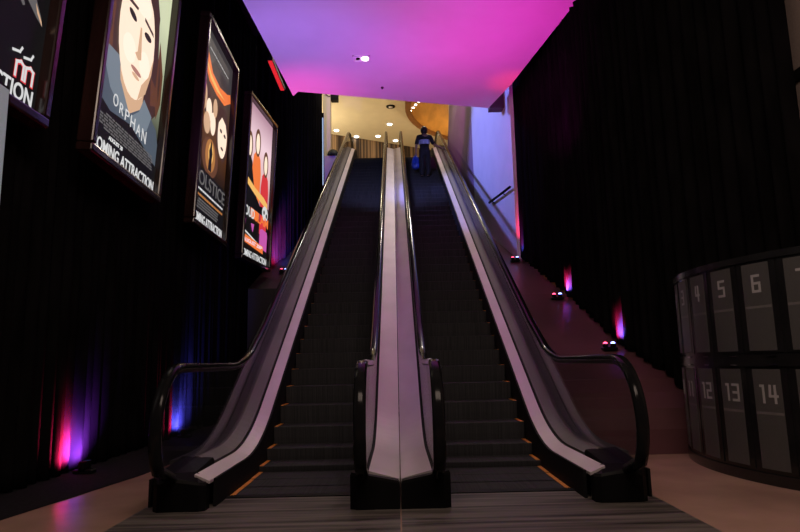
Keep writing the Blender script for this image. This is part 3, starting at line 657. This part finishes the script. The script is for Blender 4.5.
# ------------------------------------------------------------------ soffit fittings
t = empty('twin_downlight', (-0.54, 10.08, 6.3), 'rectangular twin recessed downlight in the pink soffit, right lamp lit', 'downlight')
fr = MB()
for q in ((-0.69, -0.39, 9.98, 10.0), (-0.69, -0.39, 10.16, 10.18), (-0.69, -0.67, 9.98, 10.18), (-0.41, -0.39, 9.98, 10.18)): fr.box(*q, 6.282, 6.30)
fr.build('trim_frame', 'white_paint', t)
MB().box(-0.67, -0.41, 10.0, 10.16, 6.292, 6.2995).build('back_plate', 'white_paint', t)
MB().tube([(-0.60, 10.08, 6.292), (-0.60, 10.08, 6.276)], [0.036, 0.030], 16).build('lamp_cup', 'black_metal', t)
MB().tube([(-0.475, 10.08, 6.292), (-0.475, 10.08, 6.274)], [0.062, 0.056], 16).build('lit_lamp', 'lamp_white', t)
for loc, lb in (((-0.2, 11.25, 6.3), 'small sprinkler head in the pink soffit near its far edge'),):
    o = MB().tube([(loc[0], loc[1], 6.3), (loc[0], loc[1], 6.285), (loc[0], loc[1], 6.26)], [0.03, 0.03, 0.012], 10).build('sprinkler_head', 'black_metal'); tag(o, lb, 'sprinkler')
# added glowing strip in place of red light caught on the soffit's left edge
t = empty('red_edge_glow', (-2.21, 11.05, 6.45), 'glowing red strip added for the red light on the left edge of the pink soffit', 'glow strip')
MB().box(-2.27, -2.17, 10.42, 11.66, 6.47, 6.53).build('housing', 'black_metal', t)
MB().box(-2.255, -2.185, 10.44, 11.64, 6.45, 6.47).build('glow_strip', 'glow_red', t)
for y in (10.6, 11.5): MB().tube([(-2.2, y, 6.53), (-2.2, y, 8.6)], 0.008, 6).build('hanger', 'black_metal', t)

# ------------------------------------------------------------------ upper hall fittings
def px_down(x, y, lb):
    t = empty('downlight', (x, y, 12.0), lb, 'downlight', 'round downlights in the cream upper ceiling')
    MB().tube([(x, y, 12.0), (x, y, 11.985)], [0.17, 0.15], 20).build('trim_ring', 'white_paint', t)
    MB().tube([(x, y, 11.985), (x, y, 11.97)], [0.12, 0.11], 20).build('lens', 'lamp_white', t)
px_down(-2.72, 27.9, 'leftmost round downlight in the cream upper ceiling, near the pillar')
px_down(-1.82, 28.75, 'round downlight in the upper ceiling above the left escalator handrail top')
px_down(-0.76, 28.75, 'round downlight in the upper ceiling by the slatted wall, left of the centre handrails')
px_down(-0.17, 27.24, 'round downlight in the middle of the cream upper ceiling, nearest of them')
px_down(0.10, 29.4, 'round downlight in the upper ceiling close to the slatted wall, right of the centre handrails')
for i, (x, y, pl) in enumerate(((0.74, 24.58, 'lowest of'), (0.85, 24.27, 'second from the bottom of'), (0.94, 23.97, 'second from the top of'), (1.06, 23.68, 'topmost of'))):
    o = MB().tube([(x, y, 11.5), (x, y, 11.488)], 0.055, 12).build('ceiling_spot', 'lamp_white')
    tag(o, pl + ' four tiny lamps under the orange curved bulkhead', 'lamp', 'row of tiny lamps')
t = empty('ceiling_speaker', (-0.1, 25.25, 12.0), 'dark round grille in the cream upper ceiling', 'ceiling grille')
MB().tube([(-0.1, 25.25, 12.0), (-0.1, 25.25, 11.97)], [0.20, 0.19], 24).build('grille', 'black_matte', t)
MB().tube([(-0.1, 25.25, 11.97), (-0.1, 25.25, 11.955)], [0.09, 0.085], 20).build('hub', 'white_paint', t)
t = empty('loudspeaker', (-2.1, 21.0, 10.35), 'black loudspeaker hung on the cream pillar at upper left', 'loudspeaker')
c = MB().cbox(-2.23, -1.97, 20.85, 21.12, 10.38, 10.95, 0.02).build('cabinet', 'black_metal', t)
MB().box(-2.21, -1.99, 20.838, 20.85, 10.42, 10.92).build('grille', 'black_matte', t)
MB().box(-2.26, -2.20, 20.93, 21.05, 10.6, 10.75).build('bracket', 'chrome', t)
MB().tube([(-2.49, 20.88, 10.72), (-2.40, 20.86, 10.58), (-2.3, 20.86, 10.50), (-2.2, 20.83, 10.52)], 0.012, 6).build('cable', 'black_metal', t)
t = empty('blue_edge_glow', (-2.5, 20.25, 7.0), 'upright glowing strip added for the blue lit edge at the end of the left curtain', 'light strip')  # blue lit panel edge, made as self-glowing strips
MB().box(-2.62, -2.40, 20.17, 20.35, 7.0, 9.6).build('channel', 'chrome', t)
MB().box(-2.46, -2.42, 20.12, 20.17, 7.0, 9.4).build('glow_strip', 'glow_bluewhite', t)
MB().box(-2.55, -2.53, 20.13, 20.17, 7.0, 8.9).build('glow_strip', 'glow_bluewhite', t)
for x, z, lb, sc in ((-2.12, 8.10, 'dark rounded shrub top on the pale parapet left of the escalators', 1.0), (1.93, 8.02, 'dark rounded shrub top on the parapet right of the escalators', 0.85)):
    t = empty('clipped_shrub', (x, 20.45, z), lb, 'shrub')
    MB().tube([(x, 20.45, z), (x, 20.45, z+0.05)], [0.14*sc, 0.17*sc], 14).build('pot', 'black_matte', t)
    f = MB().ball((x, 20.45, z+0.05), 0.20*sc, 0.15, 0.22*sc, 20, 10, 0.0).build('foliage', 'plant_dark', t)
t = empty('wall_handrail', (2.3, 13.4, 4.7), 'dark handrail fixed on the blue lit side wall', 'handrail')
def bw(y): return 2.42 - 0.27*(y-12.0)/4.0
MB().tube([(bw(y)-0.07, y, z) for y, z in ((13.95, 4.65), (13.0, 4.56), (12.05, 4.47))], 0.028, 10).build('rail', 'black_metal', t)
for y, z in ((13.7, 4.62), (12.7, 4.53)): MB().tube([(bw(y)-0.07, y, z), (bw(y)+0.0, y, z-0.05)], 0.012, 8).build('bracket', 'black_metal', t)

# ------------------------------------------------------------------ the person on the right escalator
def skinned(name, pts, edges, radii, m, parent, sub=2, rootv=0):
    off = Vector((0, 0, 0)); p = parent
    while p is not None: off += p.location; p = p.parent
    me = bpy.data.meshes.new(name); me.from_pydata([tuple(Vector(q)-off) for q in pts], edges, [])
    o = bpy.data.objects.new(name, me); COL.objects.link(o)
    md = o.modifiers.new('skin', 'SKIN'); md.use_smooth_shade = True
    for i, r in enumerate(radii):
        rr = r if isinstance(r, tuple) else (r, r)
        me.skin_vertices[0].data[i].radius = rr; me.skin_vertices[0].data[i].use_root = (i == rootv)
    sd = o.modifiers.new('sub', 'SUBSURF'); sd.levels = sub; sd.render_levels = sub
    dg = bpy.context.evaluated_depsgraph_get(); dg.update()
    m2 = bpy.data.meshes.new_from_object(o.evaluated_get(dg)); m2.materials.clear(); m2.materials.append(M[m])
    for pl in m2.polygons: pl.use_smooth = True
    COL.objects.unlink(o); bpy.data.objects.remove(o)
    o = bpy.data.objects.new(name, m2); COL.objects.link(o); o.parent = parent; m2.name = name
    return o
PX, PY = 0.90, 17.16
kf = round((PY-4.93)/0.345 - 0.5); yfoot = 4.93 + 0.345*kf; PZ = zn(yfoot) + 0.003
PY = yfoot + 0.17
P = empty('person', (PX, PY, PZ), 'person in dark clothes with pale blue back band, riding the right escalator', 'person')
def W3(x, y, z): return (PX+x, PY+y, PZ+z)
hz = 1.57
pts = [W3(0, 0, 0.83), W3(0, 0.01, 1.0), W3(0, 0.02, 1.16), W3(0, 0.02, 1.29), W3(0, 0.03, 1.36), W3(0, 0.04, 1.42), W3(0, 0.045, 1.50),
       W3(-0.085, 0, 0.78), W3(-0.09, 0.02, 0.43), W3(-0.09, -0.02, 0.08), W3(-0.095, 0.10, 0.035),
       W3(0.085, 0, 0.78), W3(0.09, 0.02, 0.43), W3(0.085, -0.02, 0.08), W3(0.09, 0.10, 0.035),
       W3(-0.17, 0.02, 1.27), W3(-0.235, 0.0, 1.03), W3(-0.25, 0.05, 0.82), W3(-0.25, 0.06, 0.76),
       W3(0.17, 0.02, 1.27), W3(0.27, 0.05, 1.06), W3(0.46, 0.17, 1.00), W3(0.53, 0.21, 0.985)]
edges = [(0,1),(1,2),(2,3),(3,4),(4,5),(5,6),(0,7),(7,8),(8,9),(9,10),(0,11),(11,12),(12,13),(13,14),(3,15),(15,16),(16,17),(17,18),(3,19),(19,20),(20,21),(21,22)]
rad = [(0.13,0.10),(0.125,0.09),(0.14,0.10),(0.11,0.08),0.052,0.075,0.078, 0.083,0.06,0.04,0.035, 0.083,0.06,0.04,0.035, 0.055,0.042,0.032,0.026, 0.055,0.042,0.032,0.026]
skinned('body', pts, edges, rad, 'skin', P)
# clothes, a little larger than the body
skinned('shirt', [W3(0,0,0.78), W3(0,0.01,0.98), W3(0,0.02,1.16), W3(0,0.02,1.285), W3(0,0.03,1.335), W3(-0.175,0.02,1.27), W3(-0.225,0.005,1.08), W3(-0.23,0.01,1.03), W3(0.175,0.02,1.27), W3(0.255,0.04,1.09), W3(0.28,0.055,1.06)],
        [(0,1),(1,2),(2,3),(3,4),(3,5),(5,6),(6,7),(3,8),(8,9),(9,10)], [(0.155,0.115),(0.148,0.108),(0.16,0.116),(0.125,0.09),0.065,0.07,0.062,0.06,0.07,0.062,0.06], 'cloth_black', P)
skinned('trousers', [W3(0,0,1.0), W3(0,0,0.80), W3(-0.085,0,0.76), W3(-0.09,0.02,0.43), W3(-0.09,-0.01,0.07), W3(0.085,0,0.76), W3(0.09,0.02,0.43), W3(0.085,-0.01,0.07)],
        [(0,1),(1,2),(2,3),(3,4),(1,5),(5,6),(6,7)], [(0.150,0.115),(0.155,0.12),0.10,0.082,0.072,0.10,0.082,0.072], 'cloth_black', P)
for sx in (-0.09, 0.088):
    MB().cbox(PX+sx-0.045, PX+sx+0.045, PY-0.075, PY+0.16, PZ, PZ+0.085, 0.025).build('shoe', 'black_matte', P)
hb = MB().ball(W3(0, 0.02, 1.475), 0.105, 0.115, 0.13, 18, 12).build('hair', 'hair', P)
for sx in (-0.083, 0.083): MB().ball(W3(sx, 0.07, 1.46), 0.014, 0.022, 0.035, 10, 8).build('ear', 'skin', P)
band = MB(); n = 12; rings = []
for z in (1.02, 1.07, 1.12, 1.155):
    rings.append([W3(-0.165*math.cos(math.pi*k/n), 0.02 - 0.145*math.sin(math.pi*k/n)**0.7, z) for k in range(n+1)])
band.loft(rings, closed=False, smooth=True)
bo = band.build('back_band', 'cloth_band', P); md = bo.modifiers.new('thick', 'SOLIDIFY'); md.thickness = 0.008; bo['label'] = 'pale blue band across the back of the top'
# hands: palm and five curled fingers each
def hand(name, wrist, d, palm_n, side, grip=1.0):
    d = Vector(d).normalized(); pn = Vector(palm_n).normalized(); sd = d.cross(pn).normalized()*side; w = Vector(wrist)
    pts = [w, w+d*0.045, w+d*0.085]; edges = [(0, 1), (1, 2)]; rd = [0.024, (0.036, 0.02), (0.038, 0.018)]
    for k, L in enumerate((0.068, 0.078, 0.072, 0.056)):
        b_ = w + d*0.075 + sd*(0.026 - 0.0175*k); i = len(pts)
        pts += [b_, b_ + d*L*0.45 + pn*L*0.12*grip, b_ + d*L*0.62 + pn*L*0.5*grip, b_ + d*L*0.45 + pn*L*0.78*grip]
        edges += [(2, i), (i, i+1), (i+1, i+2), (i+2, i+3)]; rd += [0.010, 0.009, 0.0085, 0.0075]
    i = len(pts); b_ = w + d*0.03 + sd*0.03
    pts += [b_, b_ + d*0.03 + sd*0.02 + pn*0.015, b_ + d*0.05 + sd*0.012 + pn*0.035]; edges += [(1, i), (i, i+1), (i+1, i+2)]; rd += [0.012, 0.011, 0.009]
    return skinned(name, pts, edges, rd, 'skin', P, 1)
hand('hand', W3(-0.25, 0.06, 0.765), (0, 0.1, -1), (0.6, 0.6, 0), -1)
hy = PY + 0.225; hzr = zh(hy) + 0.05
hand('hand', (PX+0.53, PY+0.20, PZ+0.99), (1.0, 0.25, -0.05), (0, 0, -1), 1)
bag = empty('carrier_bag', (PX-0.27, PY+0.05, PZ+0.35), 'blue carrier bag hanging from the left hand of the person on the escalator', 'bag')
rings = []
for z, wx, wy in ((0.31, 0.05, 0.05), (0.34, 0.105, 0.08), (0.43, 0.125, 0.085), (0.55, 0.115, 0.07), (0.65, 0.08, 0.045), (0.71, 0.045, 0.025)):
    rings.append([W3(-0.265 + wx*math.cos(2*math.pi*k/16), 0.05 + wy*math.sin(2*math.pi*k/16)*(1+0.15*math.cos(5*2*math.pi*k/16)), z) for k in range(16)])
MB().loft(rings, smooth=True).build('sack', 'bag_blue', bag)
for dy in (-0.014, 0.016):
    MB().tube([W3(-0.295, 0.05+dy, 0.70), W3(-0.28, 0.055+dy, 0.745), W3(-0.25, 0.06+dy, 0.755), W3(-0.235, 0.055+dy, 0.745), W3(-0.235, 0.05+dy, 0.70)], 0.006, 6).build('handle', 'bag_blue', bag)
